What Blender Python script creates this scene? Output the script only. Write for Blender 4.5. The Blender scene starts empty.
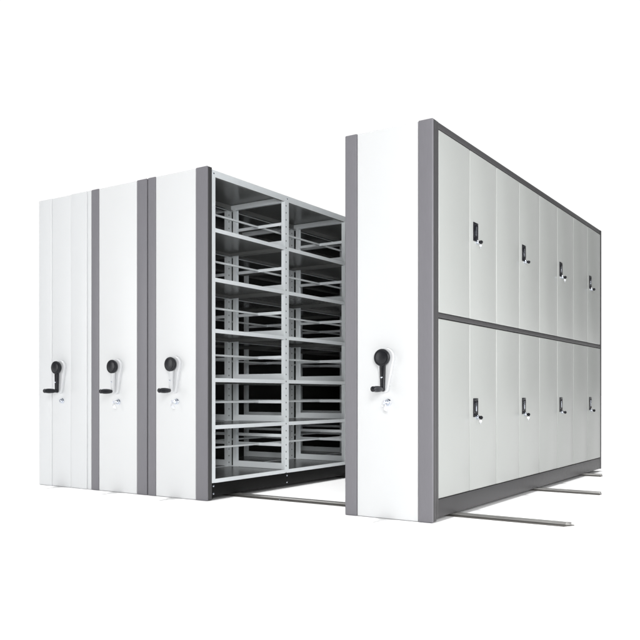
import bpy, bmesh, math
from mathutils import Vector, Matrix

S = bpy.context.scene
COL = S.collection
H = 2.3
L = 3.695

# ------------------------------------------------------------------ materials
def paint(name, col, rough=0.4, metallic=0.0, spec=0.5, grain=0.0, gscale=60.0, coat=0.0, bump=0.0, brushed=None):
    m = bpy.data.materials.new(name); m.use_nodes = True
    nt = m.node_tree; b = nt.nodes['Principled BSDF']
    b.inputs['Base Color'].default_value = (*col, 1)
    b.inputs['Roughness'].default_value = rough
    b.inputs['Metallic'].default_value = metallic
    b.inputs['Specular IOR Level'].default_value = spec
    b.inputs['Coat Weight'].default_value = coat
    b.inputs['Coat Roughness'].default_value = 0.15
    if grain or bump:
        tc = nt.nodes.new('ShaderNodeTexCoord')
        mp = nt.nodes.new('ShaderNodeMapping')
        nt.links.new(tc.outputs['Object'], mp.inputs['Vector'])
        if brushed: mp.inputs['Scale'].default_value = brushed
        nz = nt.nodes.new('ShaderNodeTexNoise')
        nz.inputs['Scale'].default_value = gscale
        nz.inputs['Detail'].default_value = 4
        nt.links.new(mp.outputs['Vector'], nz.inputs['Vector'])
        if grain:
            mx = nt.nodes.new('ShaderNodeMix'); mx.data_type = 'RGBA'
            mx.inputs[6].default_value = (*[c * (1 - grain) for c in col], 1)
            mx.inputs[7].default_value = (*[min(1, c * (1 + grain)) for c in col], 1)
            nt.links.new(nz.outputs['Fac'], mx.inputs[0])
            nt.links.new(mx.outputs[2], b.inputs['Base Color'])
            mr = nt.nodes.new('ShaderNodeMapRange')
            mr.inputs['To Min'].default_value = rough * 0.85
            mr.inputs['To Max'].default_value = rough * 1.15
            nt.links.new(nz.outputs['Fac'], mr.inputs['Value'])
            nt.links.new(mr.outputs['Result'], b.inputs['Roughness'])
        if bump:
            bp = nt.nodes.new('ShaderNodeBump')
            bp.inputs['Strength'].default_value = bump
            bp.inputs['Distance'].default_value = 0.001
            nt.links.new(nz.outputs['Fac'], bp.inputs['Height'])
            nt.links.new(bp.outputs['Normal'], b.inputs['Normal'])
    return m

M = {
    'white':   paint('white_enamel', (0.600, 0.609, 0.614), 0.4, spec=0.4, grain=0.008, gscale=1.2),
    'white_b': paint('cool_white_enamel', (0.578, 0.589, 0.597), 0.4, spec=0.4, grain=0.008, gscale=1.2),
    'grey':    paint('grey_powder_coat', (0.162, 0.159, 0.173), 0.45, spec=0.35, grain=0.06, gscale=30, brushed=(6, 6, 0.6), bump=0.05),
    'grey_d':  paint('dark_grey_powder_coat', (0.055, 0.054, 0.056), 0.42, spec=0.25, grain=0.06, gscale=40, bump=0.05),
    'door':    paint('pale_grey_door_enamel', (0.335, 0.346, 0.336), 0.32, spec=0.35, grain=0.015, gscale=1.2),
    'shelf':   paint('shaded_shelf_enamel', (0.19, 0.196, 0.192), 0.25, spec=0.4, grain=0.05, gscale=45),  # shelf paint darkened for shade; its lips take the brighter enamel
    'bar':     paint('bar_and_lit_lip_enamel', (0.79, 0.83, 0.85), 0.3, grain=0.03, gscale=30),  # own colour of bars and posts; on lips a lit copy of shelf paint
    'black':   paint('black_base_enamel', (0.006, 0.006, 0.006), 0.5, spec=0.15, grain=0.1, gscale=20),
    'dark':    paint('black_interior_shade', (0.012, 0.013, 0.012), 0.6, grain=0.1, gscale=8),  # black puts the darkness of the deep bays into the colour
    'plastic': paint('black_plastic', (0.009, 0.0095, 0.012), 0.3, spec=0.3, grain=0.1, gscale=90),
    'pale':    paint('white_plastic', (0.55, 0.56, 0.57), 0.3, grain=0.01, gscale=30),
    'chrome':  paint('chrome', (0.62, 0.66, 0.74), 0.18, metallic=1.0, grain=0.03, gscale=80),
    'key':     paint('nickel_key', (0.80, 0.82, 0.88), 0.4, metallic=0.9, grain=0.03, gscale=80),
    'steel':   paint('worn_rail_steel', (0.31, 0.305, 0.295), 0.36, metallic=0.85, grain=0.30, gscale=14, brushed=(0.5, 8, 8), bump=0.2),
    'steel_d': paint('dull_rail_base_steel', (0.10, 0.095, 0.088), 0.5, metallic=0.5, grain=0.35, gscale=14, brushed=(0.6, 8, 8), bump=0.2),
    'floor':   paint('white_studio_floor', (0.90, 0.90, 0.90), 0.9, spec=0.0, grain=0.004, gscale=1),
}

def wavy(m, scale, dist):
    nt = m.node_tree; b = nt.nodes['Principled BSDF']
    tc = nt.nodes.new('ShaderNodeTexCoord'); oi = nt.nodes.new('ShaderNodeObjectInfo')
    ad = nt.nodes.new('ShaderNodeVectorMath'); ad.operation = 'MULTIPLY_ADD'
    ad.inputs[1].default_value = (1, 1, 0.45)
    nt.links.new(tc.outputs['Object'], ad.inputs[0])
    sc = nt.nodes.new('ShaderNodeMath'); sc.operation = 'MULTIPLY'; sc.inputs[1].default_value = 40
    nt.links.new(oi.outputs['Random'], sc.inputs[0]); nt.links.new(sc.outputs[0], ad.inputs[2])
    nz = nt.nodes.new('ShaderNodeTexNoise'); nz.inputs['Scale'].default_value = scale; nz.inputs['Detail'].default_value = 1.0
    nt.links.new(ad.outputs[0], nz.inputs['Vector'])
    bp = nt.nodes.new('ShaderNodeBump'); bp.inputs['Strength'].default_value = 1.0; bp.inputs['Distance'].default_value = dist
    nt.links.new(nz.outputs['Fac'], bp.inputs['Height']); nt.links.new(bp.outputs['Normal'], b.inputs['Normal'])
wavy(M['door'], 2.2, 0.012)
wavy(M['white'], 2.0, 0.006); wavy(M['white_b'], 2.0, 0.006)

# perforated post: slots every 35 mm down the middle of the flange
def post_material():
    m = paint('perforated_post_enamel', (0.79, 0.83, 0.85), 0.3, grain=0.03, gscale=30)
    nt = m.node_tree; N = nt.nodes; K = nt.links
    b = N['Principled BSDF']
    tc = N.new('ShaderNodeTexCoord'); sp = N.new('ShaderNodeSeparateXYZ'); K.new(tc.outputs['Object'], sp.inputs[0])
    def math_(op, a, bb=None):
        n = N.new('ShaderNodeMath'); n.operation = op
        for i, v in enumerate((a, bb)):
            if v is None: continue
            if isinstance(v, (int, float)): n.inputs[i].default_value = v
            else: K.new(v, n.inputs[i])
        return n.outputs[0]
    f = math_('PINGPONG', sp.outputs['Z'], 0.0275)             # 0..0.0275..0
    zin = math_('LESS_THAN', f, 0.0055)
    a = math_('ABSOLUTE', math_('ADD', sp.outputs['Y'], 0.009))
    yin = math_('LESS_THAN', a, 0.0045)
    hole = math_('MULTIPLY', zin, yin)
    src = b.inputs['Base Color'].links[0].from_socket
    mx = N.new('ShaderNodeMix'); mx.data_type = 'RGBA'
    K.new(hole, mx.inputs[0]); K.new(src, mx.inputs[6]); mx.inputs[7].default_value = (0.05, 0.05, 0.05, 1)
    K.new(mx.outputs[2], b.inputs['Base Color'])
    return m
M['post'] = post_material()

# ------------------------------------------------------------------ mesh helpers
class MB:
    def __init__(s): s.bm = bmesh.new()
    def _add(s, tmp):
        me = bpy.data.meshes.new('tmp'); tmp.to_mesh(me); s.bm.from_mesh(me); bpy.data.meshes.remove(me); tmp.free()
    def box(s, x0, x1, y0, y1, z0, z1, bev=0.0, seg=2):
        t = bmesh.new(); bmesh.ops.create_cube(t, size=1)
        for v in t.verts:
            v.co = Vector(((x0 + x1) / 2 + v.co.x * (x1 - x0), (y0 + y1) / 2 + v.co.y * (y1 - y0), (z0 + z1) / 2 + v.co.z * (z1 - z0)))
        if bev > 0:
            bev = min(bev, 0.45 * min(x1 - x0, y1 - y0, z1 - z0))
            bmesh.ops.bevel(t, geom=list(t.edges), offset=bev, segments=seg, affect='EDGES', profile=0.5)
        s._add(t); return s
    def lathe(s, prof, p, axis, seg=32):
        """prof: (distance along axis, radius) pairs; starts/ends are capped"""
        t = bmesh.new(); ax = Vector(axis).normalized()
        q = ax.to_track_quat('Z', 'Y'); p = Vector(p); rings = []
        for d, r in prof:
            rings.append([t.verts.new(p + q @ Vector((r * math.cos(2 * math.pi * k / seg), r * math.sin(2 * math.pi * k / seg), d))) for k in range(seg)])
        for a, b in zip(rings, rings[1:]):
            for k in range(seg):
                t.faces.new((a[k], a[(k + 1) % seg], b[(k + 1) % seg], b[k]))
        t.faces.new(rings[0][::-1]); t.faces.new(rings[-1])
        bmesh.ops.recalc_face_normals(t, faces=t.faces)
        s._add(t); return s
    def prism(s, pts, y0, y1, bev=0.0):
        """outline in x,z extruded along y"""
        t = bmesh.new()
        f = t.faces.new([t.verts.new((x, y0, z)) for x, z in pts])
        r = bmesh.ops.extrude_face_region(t, geom=[f])
        for v in r['geom']:
            if isinstance(v, bmesh.types.BMVert): v.co.y = y1
        bmesh.ops.recalc_face_normals(t, faces=t.faces)
        if bev:
            ed = [e for e in t.edges if abs(e.verts[0].co.y - y0) < 1e-6 and abs(e.verts[1].co.y - y0) < 1e-6]
            bmesh.ops.bevel(t, geom=ed, offset=bev, segments=3, affect='EDGES', profile=0.5)
        s._add(t); return s
    def mesh(s, name, mat, smooth=True):
        me = bpy.data.meshes.new(name); s.bm.to_mesh(me); s.bm.free()
        me.materials.append(M[mat] if isinstance(mat, str) else mat)
        if smooth:
            me.shade_smooth()
            me.set_sharp_from_angle(angle=math.radians(35))
        return me

def part(name, me, parent, loc=(0, 0, 0), label=None):
    o = bpy.data.objects.new(name, me); COL.objects.link(o)
    o.location = loc; o.parent = parent
    if label: o['label'] = label
    return o
def thing(name, loc, label, cat, group=None):
    o = bpy.data.objects.new(name, None); COL.objects.link(o); o.location = loc
    o.empty_display_size = 0.2
    o['label'] = label; o['category'] = cat
    if group: o['group'] = group
    return o

# ------------------------------------------------------------------ crank and lock (shared meshes)
# local origin: centre of the hub on the face of the end panel, -Y out of the panel
def teardrop():
    R, r, d = 0.059, 0.020, 0.185
    a = math.acos((R - r) / d); pts = []
    n = 30
    for k in range(n + 1):
        t = -math.pi / 2 + a + (2 * math.pi - 2 * a) * k / n
        pts.append((R * math.cos(t), R * math.sin(t)))
    for k in range(13):
        t = -math.pi / 2 - a + 2 * a * k / 12
        pts.append((r * math.cos(t), -d + r * math.sin(t)))
    return pts
me_plate = MB().prism(teardrop(), -0.022, 0.0, 0.006).mesh('base_plate', 'pale')
me_hub = MB().lathe([(0.020, 0.030), (0.036, 0.032), (0.038, 0.047), (0.052, 0.0515), (0.060, 0.0495), (0.0625, 0.046), (0.0625, 0.041), (0.0605, 0.0405), (0.0605, 0.039), (0.0635, 0.0385), (0.0665, 0.026), (0.0675, 0.008)], (0, 0, 0), (0, -1, 0), 40).mesh('hub', 'plastic')
def arm_mesh(mat):
    m = MB()
    m.prism([(-0.017, -0.03), (0.017, -0.03), (0.0125, -0.17), (0.013, -0.19), (0.006, -0.198), (-0.006, -0.198), (-0.013, -0.19), (-0.0125, -0.17)], -0.055, -0.036, 0.004)
    m.box(-0.005, 0.005, -0.058, -0.054, -0.16, -0.06, 0.001)
    return m.mesh('crank_arm', mat)
me_arm_b = arm_mesh('plastic'); me_arm_w = arm_mesh('pale')
me_grip = MB().lathe([(0.054, 0.010), (0.058, 0.013), (0.066, 0.0135), (0.078, 0.0165), (0.105, 0.0185), (0.130, 0.0180), (0.150, 0.0155), (0.158, 0.0165), (0.164, 0.013), (0.167, 0.006)], (0, 0, -0.184), (0, -1, 0), 24).mesh('grip', 'plastic')
me_bolt = MB().lathe([(0.054, 0.006), (0.060, 0.006), (0.062, 0.003)], (0, 0, -0.115), (0, -1, 0), 12).mesh('bolt', 'chrome')
me_cyl = MB().lathe([(0.0, 0.021), (0.004, 0.021), (0.007, 0.017), (0.018, 0.0155), (0.022, 0.012), (0.022, 0.004)], (0, 0, 0), (0, -1, 0), 24).mesh('lock_cylinder', 'chrome')
def key_mesh():
    m = MB()
    m.box(-0.0015, 0.0015, -0.042, -0.020, -0.004, 0.004, 0.0005)             # blade stub
    m.lathe([(-0.0016, 0.011), (0.0016, 0.011)], (0, -0.048, 0), (1, 0, 0), 20)   # bow
    # ring and a second key hanging from it
    seg = 20
    for k in range(seg):
        a0, a1 = 2 * math.pi * k / seg, 2 * math.pi * (k + 1) / seg
        p0 = Vector((0.012 * math.sin(a0), -0.050, -0.017 + 0.012 * math.cos(a0)))
        p1 = Vector((0.012 * math.sin(a1), -0.050, -0.017 + 0.012 * math.cos(a1)))
        m.lathe([(0, 0.0014), ((p1 - p0).length, 0.0014)], p0, p1 - p0, 6)
    m.lathe([(-0.0016, 0.011), (0.0016, 0.011)], (0.012, -0.050, -0.036), (0.35, -1, 0), 20)
    m.box(0.010, 0.030, -0.0515, -0.0490, -0.049, -0.042, 0.0005)
    return m.mesh('key', 'key')
me_key = key_mesh()
me_spindle_key = me_key

def crank(parent, x, z, black_arm, key=True):
    me = me_arm_b if black_arm else me_arm_w
    c = part('crank', me, parent, (x, -0.001, z), 'black crank arm' if black_arm else 'white crank arm')
    part('base_plate', me_plate, c); part('hub', me_hub, c); part('grip', me_grip, c); part('bolt', me_bolt, c)
    l = part('lock', me_cyl, parent, (x + 0.012, -0.001, z - 0.262))
    if key: part('key', me_key, l)

# ------------------------------------------------------------------ end panel with its two trims
def end_face(parent, x0, xa, xb, x1, trim_mat, panel_mat, depth):
    """x values are local to the thing"""
    g = 0.0015
    m = MB()
    m.box(xa + g, xb - g, 0, depth, 0.002, H - 0.002, 0.006, 3)
    part('end_panel', m.mesh('end_panel', panel_mat), parent)
    part('edge_trim', MB().box(x0, xa - g, -0.002, depth - 0.004, 0.001, H, 0.006, 3).mesh('edge_trim', trim_mat), parent)
    part('edge_trim', MB().box(xb + g, x1, -0.002, 0.013, 0.001, H, 0.006, 3).mesh('edge_trim', trim_mat), parent)
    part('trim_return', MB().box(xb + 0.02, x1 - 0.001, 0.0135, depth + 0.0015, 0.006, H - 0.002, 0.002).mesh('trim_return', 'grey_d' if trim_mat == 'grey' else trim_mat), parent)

# ------------------------------------------------------------------ open shelving body
SH = [0.144, 0.517, 0.845, 1.187, 1.542, 1.887]          # tops of the shelves
BARS = [0.335, 0.674, 1.025, 1.375, 1.723, 2.073]
PY = [0.069, 0.934, 1.822, 2.72, 3.60]                   # post lines
W = 0.56                                                 # body width

def shelf_mesh(x0, x1, ln, top=False):
    m = MB()
    t, lip = 0.0014, 0.026
    m.box(x0, x1, 0, ln, -t, 0)
    m.box(x0, x0 + 0.0015, 0, ln, -lip, -t)
    m.box(x0 + 0.002, x1 - 0.002, 0, 0.0015, -lip, -t)
    m.box(x0 + 0.002, x1 - 0.002, ln - 0.0015, ln, -lip, -t)
    m.box(x1 - 0.014, x1 - 0.0015, 0.002, ln - 0.002, -lip, -lip + t)   # folded return
    m.box(x0 + 0.0015, x0 + 0.014, 0.002, ln - 0.002, -lip, -lip + t)
    return m.mesh('shelf', 'shelf', False)

def post_mesh(wf, sgn):
    m = MB()
    m.box(-0.0015, 0, -wf / 2, wf / 2, 0.0, 2.14)             # perforated flange, facing +X at x=0
    dp = 0.034 if sgn > 0 else 0.030
    m.box(-dp, -0.0015, -wf / 2, -wf / 2 + 0.0015, 0.0, 2.14)
    m.box(-dp, -0.0015, wf / 2 - 0.0015, wf / 2, 0.0, 2.14)
    me = m.mesh('post', 'post' if wf > 0.045 or sgn < 0 else 'bar', False)
    if sgn < 0:
        for v in me.vertices: v.co.x = -v.co.x
        me.flip_normals()
    return me

me_post_f = post_mesh(0.040, 1); me_post_fw = post_mesh(0.052, 1)
me_post_b = post_mesh(0.034, -1); me_post_bw = post_mesh(0.036, -1)

def body(parent, X0, X1):
    """open double shelving between local x X0..X1, y 0.05..L"""
    xm = (X0 + X1) / 2
    # base: black plinth ring
    m = MB()
    m.box(X1 - 0.03, X1 - 0.002, 0.052, L, 0.026, 0.116, 0.003)
    m.box(X0 + 0.002, X0 + 0.03, 0.052, L, 0.026, 0.116, 0.003)
    m.box(X0 + 0.032, X1 - 0.032, 0.054, 0.084, 0.028, 0.114)
    m.box(X0 + 0.032, X1 - 0.032, L - 0.032, L - 0.002, 0.028, 0.114)
    base = part('base', m.mesh('base', 'black'), parent)
    me_b = MB().lathe([(0, 0.0075), (0.004, 0.0075), (0.006, 0.004)], (0, 0, 0), (1, 0, 0), 12).mesh('bolt', 'chrome')
    for y in PY:
        for z in (0.045, 0.098): part('bolt', me_b, base, (X1 - 0.002, y + 0.0, z))
    # posts
    for i, y in enumerate(PY):
        w = i in (1, 2, 3)
        part('post', me_post_fw if w else me_post_f, parent, (X1, y, 0.118))
        part('post', me_post_bw if w else me_post_b, parent, (X0 + 0.030, y, 0.118))
    # bays
    bolt2 = MB().lathe([(0, 0.006), (0.003, 0.006), (0.004, 0.003)], (0, 0, 0), (1, 0, 0), 10).mesh('bolt', 'chrome')
    gap = 0.024
    shm = {}
    for i in range(4):
        ya = PY[i] + (0.021 if i == 0 else 0.0275); yb = PY[i + 1] - (0.021 if i == 3 else 0.0275)
        ln = yb - ya
        me = shelf_mesh(X0 + 0.004, X1 - 0.0035, ln)
        rod = MB().box(-0.007, 0.007, -0.02, ln + 0.02, -0.0075, 0.0075, 0.002).mesh('stop_bar', 'bar')
        fl_ = MB().box(X1 - 0.003, X1 - 0.001, 0, ln, -0.027, 0.0006).mesh('lit_front_lip', 'bar', False)  # same paint as the board, brightened to paint light on the lip
        for z in SH:
            sh = part('shelf', me, parent, (0, ya, z)); part('lit_front_lip', fl_, sh)
        for z in BARS: part('stop_bar', rod, parent, (xm, ya, z))
    # roof of the body, one pressed panel with a deep lip
    m = MB()
    m.box(X0 + 0.001, X1 + 0.0015, 0.05, L, 2.283, 2.285)
    m.box(X0 + 0.001, X0 + 0.003, 0.05, L, 2.240, 2.2828)
    m.box(X1 - 0.022, X1 - 0.001, 0.052, L - 0.002, 2.240, 2.2415)
    m.box(X0 + 0.0035, X0 + 0.026, 0.052, L - 0.002, 2.240, 2.2415)
    tp = part('top_panel', m.mesh('top_panel', 'shelf', False), parent)
    part('lit_front_lip', MB().box(X1 - 0.0005, X1 + 0.0016, 0.05, L, 2.240, 2.2865, 0.0006).mesh('lit_front_lip', 'bar', False), tp)  # roof lip in the brightened colour, painted as if lit
    for y in PY: part('bolt', bolt2, parent, (X1 + 0.0015, y, 2.262))
    # crossbars and side rails at each post line
    cb = MB().box(X0 + 0.062, X1 - 0.036, -0.003, 0.003, -0.012, 0.012, 0.001).mesh('crossbar', 'bar')
    sr = MB().box(X0 + 0.062, X1 - 0.036, -0.0235, -0.0215, 0.002, 0.050).box(X0 + 0.062, X1 - 0.036, -0.0213, -0.004, 0.048, 0.0495).mesh('side_rail', 'bar', False)
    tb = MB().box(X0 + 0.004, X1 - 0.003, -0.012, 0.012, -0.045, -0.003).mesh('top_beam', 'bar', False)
    for i, y in enumerate(PY):
        for z in BARS: part('crossbar', cb, parent, (0, y, z))
        part('crossbar', cb, parent, (0, y, BARS[0] + 0.073))
        for z in SH: part('side_rail', sr, parent, (0, y, z))
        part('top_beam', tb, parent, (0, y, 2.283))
    # closed far end, black to paint in the shade of the deep bays
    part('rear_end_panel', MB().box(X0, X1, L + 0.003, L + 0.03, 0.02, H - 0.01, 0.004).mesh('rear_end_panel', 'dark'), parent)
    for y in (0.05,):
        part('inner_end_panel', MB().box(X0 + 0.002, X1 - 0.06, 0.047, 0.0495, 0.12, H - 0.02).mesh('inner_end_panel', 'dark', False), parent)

GR = 'crank driven cabinets on the floor rails'
# ---------------------------------------------------------------- third cabinet from the left (open, wide gap beside it)
xc = -1.985
t = thing('mobile_shelving_unit', (xc, 0, 0), 'open mobile shelving unit with six levels of empty grey shelves facing the gap', 'shelving unit', GR)
end_face(t, -2.2655 - xc, -2.188 - xc, -1.802 - xc, -1.694 - xc, 'grey', 'white', 0.047)
crank(t, -1.992 - xc, 0.943, False)
body(t, -2.262 - xc, -1.700 - xc)

# ---------------------------------------------------------------- second cabinet
xc = -2.574
t = thing('mobile_shelving_unit', (xc, 0, 0), 'grey-trimmed shelving unit with white crank arm, between the all-white unit and the open shelves', 'shelving unit', GR)
end_face(t, -2.873 - xc, -2.790 - xc, -2.380 - xc, -2.276 - xc, 'grey', 'white', 0.047)
crank(t, -2.585 - xc, 0.938, False)
body(t, -2.868 - xc, -2.282 - xc)
part('shade_back_panel', MB().box(-2.872 - xc, -2.869 - xc, 0.05, L, 0.03, 2.28).mesh('shade_back_panel', 'dark', False), t)  # dark sheet added so the bays behind look black with shade

# ---------------------------------------------------------------- leftmost, all white unit
xc = -3.195
t = thing('mobile_shelving_unit', (xc, 0, 0), 'all-white shelving unit with ribbed white face and black crank arm, at far left', 'shelving unit', GR)
end_face(t, -3.506 - xc, -3.342 - xc, -3.112 - xc, -2.926 - xc, 'white_b', 'white_b', 0.05)
part('side_flange', MB().box(-2.923 - xc, -2.880 - xc, 0.003, 0.05, 0.001, H - 0.001, 0.003).mesh('side_flange', 'white_b'), t)
crank(t, -3.226 - xc, 0.943, True, key=False)
m = MB()
m.box(-3.500 - xc, -3.498 - xc, 0.053, L, 0.118, H - 0.004)
part('side_panel', m.mesh('side_panel', 'white_b', False), t)
part('side_panel', MB().box(-2.890 - xc, -2.886 - xc, 0.053, L, 0.118, H - 0.004).mesh('side_panel', 'shelf', False), t)
part('top_panel', MB().box(-3.497 - xc, -2.891 - xc, 0.053, L, H - 0.012, H - 0.006).mesh('top_panel', 'shelf', False), t)
part('rear_end_panel', MB().box(-3.497 - xc, -2.891 - xc, L - 0.03, L - 0.002, 0.118, H - 0.02).mesh('rear_end_panel', 'white_b', False), t)
part('base', MB().box(-3.496 - xc, -2.89 - xc, 0.054, L - 0.01, 0.026, 0.115, 0.003).mesh('base', 'black'), t)

# ---------------------------------------------------------------- right, locker fronted unit
xc = -0.29
t = thing('mobile_locker_unit', (xc, 0, 0), 'locker-fronted mobile cabinet with sixteen pale grey doors in two tiers, grey frame and black crank', 'locker cabinet', GR)
end_face(t, -0.585 - xc, -0.501 - xc, -0.094 - xc, 0.0 - xc, 'grey', 'white', 0.05)
crank(t, -0.300 - xc, 0.946, True)
part('corner_post', MB().box(-0.045 - xc, -0.001 - xc, 0.0525, 0.077, 0.022, H - 0.003, 0.002).mesh('corner_post', 'grey_d'), t)
part('corner_post', MB().box(-0.045 - xc, -0.001 - xc, L - 0.022, L + 0.020, 0.022, H - 0.003, 0.002).mesh('corner_post', 'grey_d'), t)
part('top_rail', MB().box(-0.045 - xc, -0.002 - xc, 0.0775, L - 0.0225, 2.259, H - 0.004, 0.002).mesh('top_rail', 'grey_d'), t)
part('middle_rail', MB().box(-0.045 - xc, -0.002 - xc, 0.0775, L - 0.0225, 1.1735, 1.200, 0.002).mesh('middle_rail', 'grey_d'), t)
base = part('base', MB().box(-0.045 - xc, -0.002 - xc, 0.0775, L - 0.0225, 0.024, 0.127, 0.002).mesh('base', 'grey_d'), t)
part('side_panel', MB().box(-0.580 - xc, -0.576 - xc, 0.052, L, 0.118, H - 0.006).mesh('side_panel', 'shelf', False), t)
part('rear_end_panel', MB().box(-0.574 - xc, -0.047 - xc, L - 0.004, L - 0.001, 0.118, H - 0.01).mesh('rear_end_panel', 'shelf', False), t)
part('top_panel', MB().box(-0.574 - xc, -0.047 - xc, 0.053, L - 0.006, H - 0.012, H - 0.006).mesh('top_panel', 'shelf', False), t)
part('inner_base', MB().box(-0.580 - xc, -0.047 - xc, 0.054, L - 0.006, 0.026, 0.115, 0.003).mesh('inner_base', 'black'), t)

SEAM = [0.078, 0.529, 0.980, 1.428, 1.876, 2.326, 2.773, 3.222, 3.672]
def door_mesh(wd, z0, z1):
    m = MB()
    m.box(-0.022, 0.0, 0.0025, wd - 0.0025, z0 + 0.003, z1 - 0.003, 0.007, 3)
    return m.mesh('locker_door', 'door')
WD = 0.4495
me_lo = door_mesh(WD, 0.128, 1.172); me_up = door_mesh(WD, 1.201, 2.258)
# handle: local origin on the door face, +X outwards
def handle_mesh():
    m = MB()
    h, w = 0.059, 0.037
    m.box(0, 0.005, -w, w, h - 0.013, h, 0.002); m.box(0, 0.005, -w, w, -h, -h + 0.022, 0.002)
    m.box(0, 0.005, -w, -w + 0.016, -h + 0.0221, h - 0.0131, 0.002); m.box(0, 0.005, w - 0.016, w, -h + 0.0221, h - 0.0131, 0.002)
    m.box(0, 0.002, -w + 0.0162, w - 0.0162, -h + 0.0222, h - 0.0132)
    return m.mesh('handle', 'plastic')
me_handle = handle_mesh()
me_lever = MB().box(0.002, 0.006, -0.0125, 0.0125, -0.030, 0.040, 0.002).mesh('lever', 'plastic')
me_insert = MB().box(0.0061, 0.0076, -0.0075, 0.0075, -0.022, 0.032, 0.0004).mesh('lever_insert', 'chrome')
me_dlock = MB().lathe([(0, 0.013), (0.012, 0.013), (0.016, 0.011), (0.018, 0.006)], (0, 0, 0), (1, 0, 0), 20).mesh('lock', 'chrome')
def dkey():
    m = MB()
    m.box(0.017, 0.022, -0.001, 0.001, -0.004, 0.004, 0.0004)
    m.lathe([(-0.003, 0.012), (0.003, 0.012)], (0.030, 0.0, -0.003), (0, 1, 0.25), 18)
    return m.mesh('key', 'plastic')
me_dkey = dkey()
def spare():
    m = MB()
    m.lathe([(-0.001, 0.0075), (0.001, 0.0075)], (0.029, -0.002, -0.026), (0.6, -1, 0.1), 18)
    m.box(0.027, 0.031, -0.003, -0.001, -0.044, -0.030, 0.0004)
    return m.mesh('spare_key', 'key')
me_spare = spare()
import random
rng = random.Random(4)
for k in range(8):
    for me, hz in ((me_lo, 0.648), (me_up, 1.756)):
        d = part('locker_door', me, t, (0.0 - xc, SEAM[k], 0), 'door with black recessed handle' if k % 2 else 'plain door')
        if k % 2:
            hy = 0.088
            hd = part('handle', me_handle, d, (0.0002, hy, hz))
            part('lever', me_lever, d, (0.0002, hy, hz)); part('lever_insert', me_insert, d, (0.0002, hy, hz))
            lp = (0.0002, hy + 0.020, hz - 0.060)
            part('lock', me_dlock, d, lp)
            kk = part('key', me_dkey, d, lp); kk.rotation_euler.x = rng.uniform(-0.6, 0.6)
            if (k, me is me_up) in ((1, True), (5, True), (1, False), (3, False)): part('spare_key', me_spare, d, lp).rotation_euler.x = rng.uniform(-0.15, 0.15)

# ---------------------------------------------------------------- rails
def rail(x0, x1, y, label, rot=0.0, mitre=0.0):
    r = thing('floor_rail', (x0, y, 0), label, 'rail', 'steel floor rails')
    r.rotation_euler.z = rot
    ln = x1 - x0
    def cut(me):
        for v in me.vertices:
            if v.co.x > ln - 0.05: v.co.x -= (0.037 - v.co.y) * mitre
        return me
    part('rail_base', cut(MB().box(0, ln, -0.037, 0.037, 0.0005, 0.006, 0.001).mesh('rail_base', 'steel_d')), r)
    m = MB()
    m.box(0, ln, -0.020, 0.020, 0.0063, 0.022, 0.004)
    part('rail_head', cut(m.mesh('rail_head', 'steel')), r)
    mb = MB().lathe([(0, 0.006), (0.003, 0.006), (0.004, 0.003)], (0, 0, 0), (0, 0, 1), 10).mesh('bolt', 'chrome')
    k = 0.35
    while k < ln - 0.25:
        part('bolt', mb, r, (k, -0.029, 0.0062)); k += 0.6
rail(-3.45, 0.69, 0.33, 'steel floor rail nearest the cabinet fronts, crossing the gap beside the open shelves', mitre=0.5)
rail(-3.45, 0.46, 1.85, 'middle steel floor rail, sticking out furthest from under the locker doors')
rail(-3.45, 0.135, 3.18, 'short end of steel floor rail showing at the far corner of the locker cabinet')

# ---------------------------------------------------------------- floor
m = MB()
bmesh.ops.create_grid(m.bm, x_segments=2, y_segments=2, size=400)
fl = bpy.data.objects.new('floor', m.mesh('floor', 'floor', False)); COL.objects.link(fl); fl['kind'] = 'structure'

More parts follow.
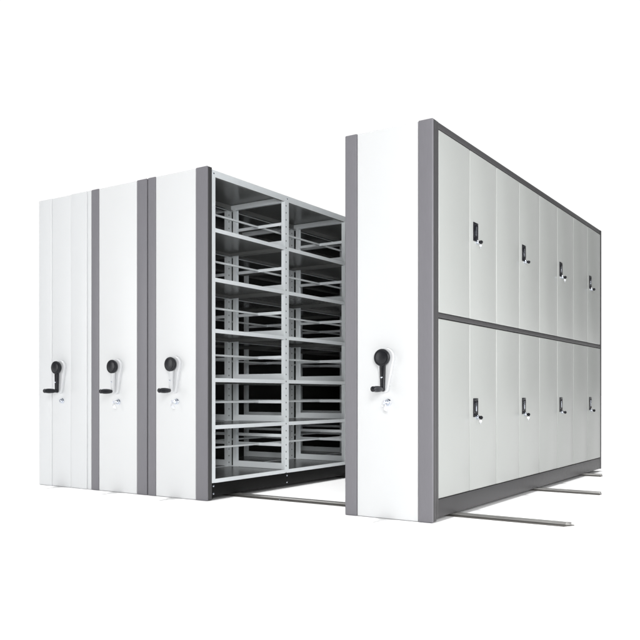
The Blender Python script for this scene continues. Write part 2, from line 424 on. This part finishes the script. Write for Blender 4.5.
# ---------------------------------------------------------------- made-up surround: white in view, dimmed right and behind to shade doors and bays
w = bpy.data.worlds.new('World'); S.world = w; w.use_nodes = True
nt = w.node_tree; N = nt.nodes; K = nt.links
bg = N['Background']
tc = N.new('ShaderNodeTexCoord'); sp = N.new('ShaderNodeSeparateXYZ'); K.new(tc.outputs['Generated'], sp.inputs[0])
def ramp(sock, a, b, ta, tb):
    n = N.new('ShaderNodeMapRange'); n.interpolation_type = 'SMOOTHSTEP'
    n.inputs['From Min'].default_value = a; n.inputs['From Max'].default_value = b
    n.inputs['To Min'].default_value = ta; n.inputs['To Max'].default_value = tb
    K.new(sock, n.inputs['Value']); return n.outputs['Result']
side = ramp(sp.outputs['X'], 0.02, 0.20, 1.05, 0.04)
back = ramp(sp.outputs['Y'], -0.5, -0.05, 0.12, 1.0)
mu = N.new('ShaderNodeMath'); mu.operation = 'MULTIPLY'
K.new(side, mu.inputs[0]); K.new(back, mu.inputs[1]); K.new(mu.outputs[0], bg.inputs['Strength'])
bg.inputs['Color'].default_value = (1, 1, 1, 1)

# ---------------------------------------------------------------- lamps
def area(name, loc, target, size, power, col=(1, 1, 1)):
    l = bpy.data.lights.new(name, 'AREA'); l.shape = 'RECTANGLE'; l.size, l.size_y = size; l.energy = power; l.color = col
    o = bpy.data.objects.new(name, l); COL.objects.link(o); o.location = loc
    o.rotation_euler = (Vector(target) - Vector(loc)).to_track_quat('-Z', 'Y').to_euler()
    return o
sun = bpy.data.lights.new('added_floor_sun', 'SUN'); sun.energy = 2.55; sun.angle = math.radians(2)  # added sun straight down, bleaches the floor and spares the fronts
so = bpy.data.objects.new('added_floor_sun', sun); COL.objects.link(so); so.location = (0, 0, 8)
area('key_softbox', (5.0, -8.0, 2.6), (-0.9, 0.6, 1.1), (2.2, 4.0), 800)
area('added_fill_light', (-5.2, -5.0, 1.8), (-2.6, 0, 1.1), (2.0, 2.6), 85)  # added unseen light, lifts the fronts on the left
area('added_side_light', (3.0, 0.2, 1.5), (0, 0.4, 1.2), (0.8, 1.8), 80)  # added unseen light, brightens the near locker doors

# ---------------------------------------------------------------- camera
cd = bpy.data.cameras.new('camera'); cam = bpy.data.objects.new('camera', cd); COL.objects.link(cam)
cam.location = (1.9496, -4.0915, 0.7304)
cam.rotation_euler = (math.radians(90), 0, 0.5863)
cd.sensor_width = 36; cd.lens = 36 * 791.9 / 640
cd.shift_y = (394.6 - 320) / 640
cd.clip_start = 0.05; cd.clip_end = 2000
S.camera = cam
S.view_settings.view_transform = 'Standard'; S.view_settings.look = 'None'
S.view_settings.exposure = 0; S.view_settings.gamma = 1
S.cycles.max_bounces = 10; S.cycles.diffuse_bounces = 5
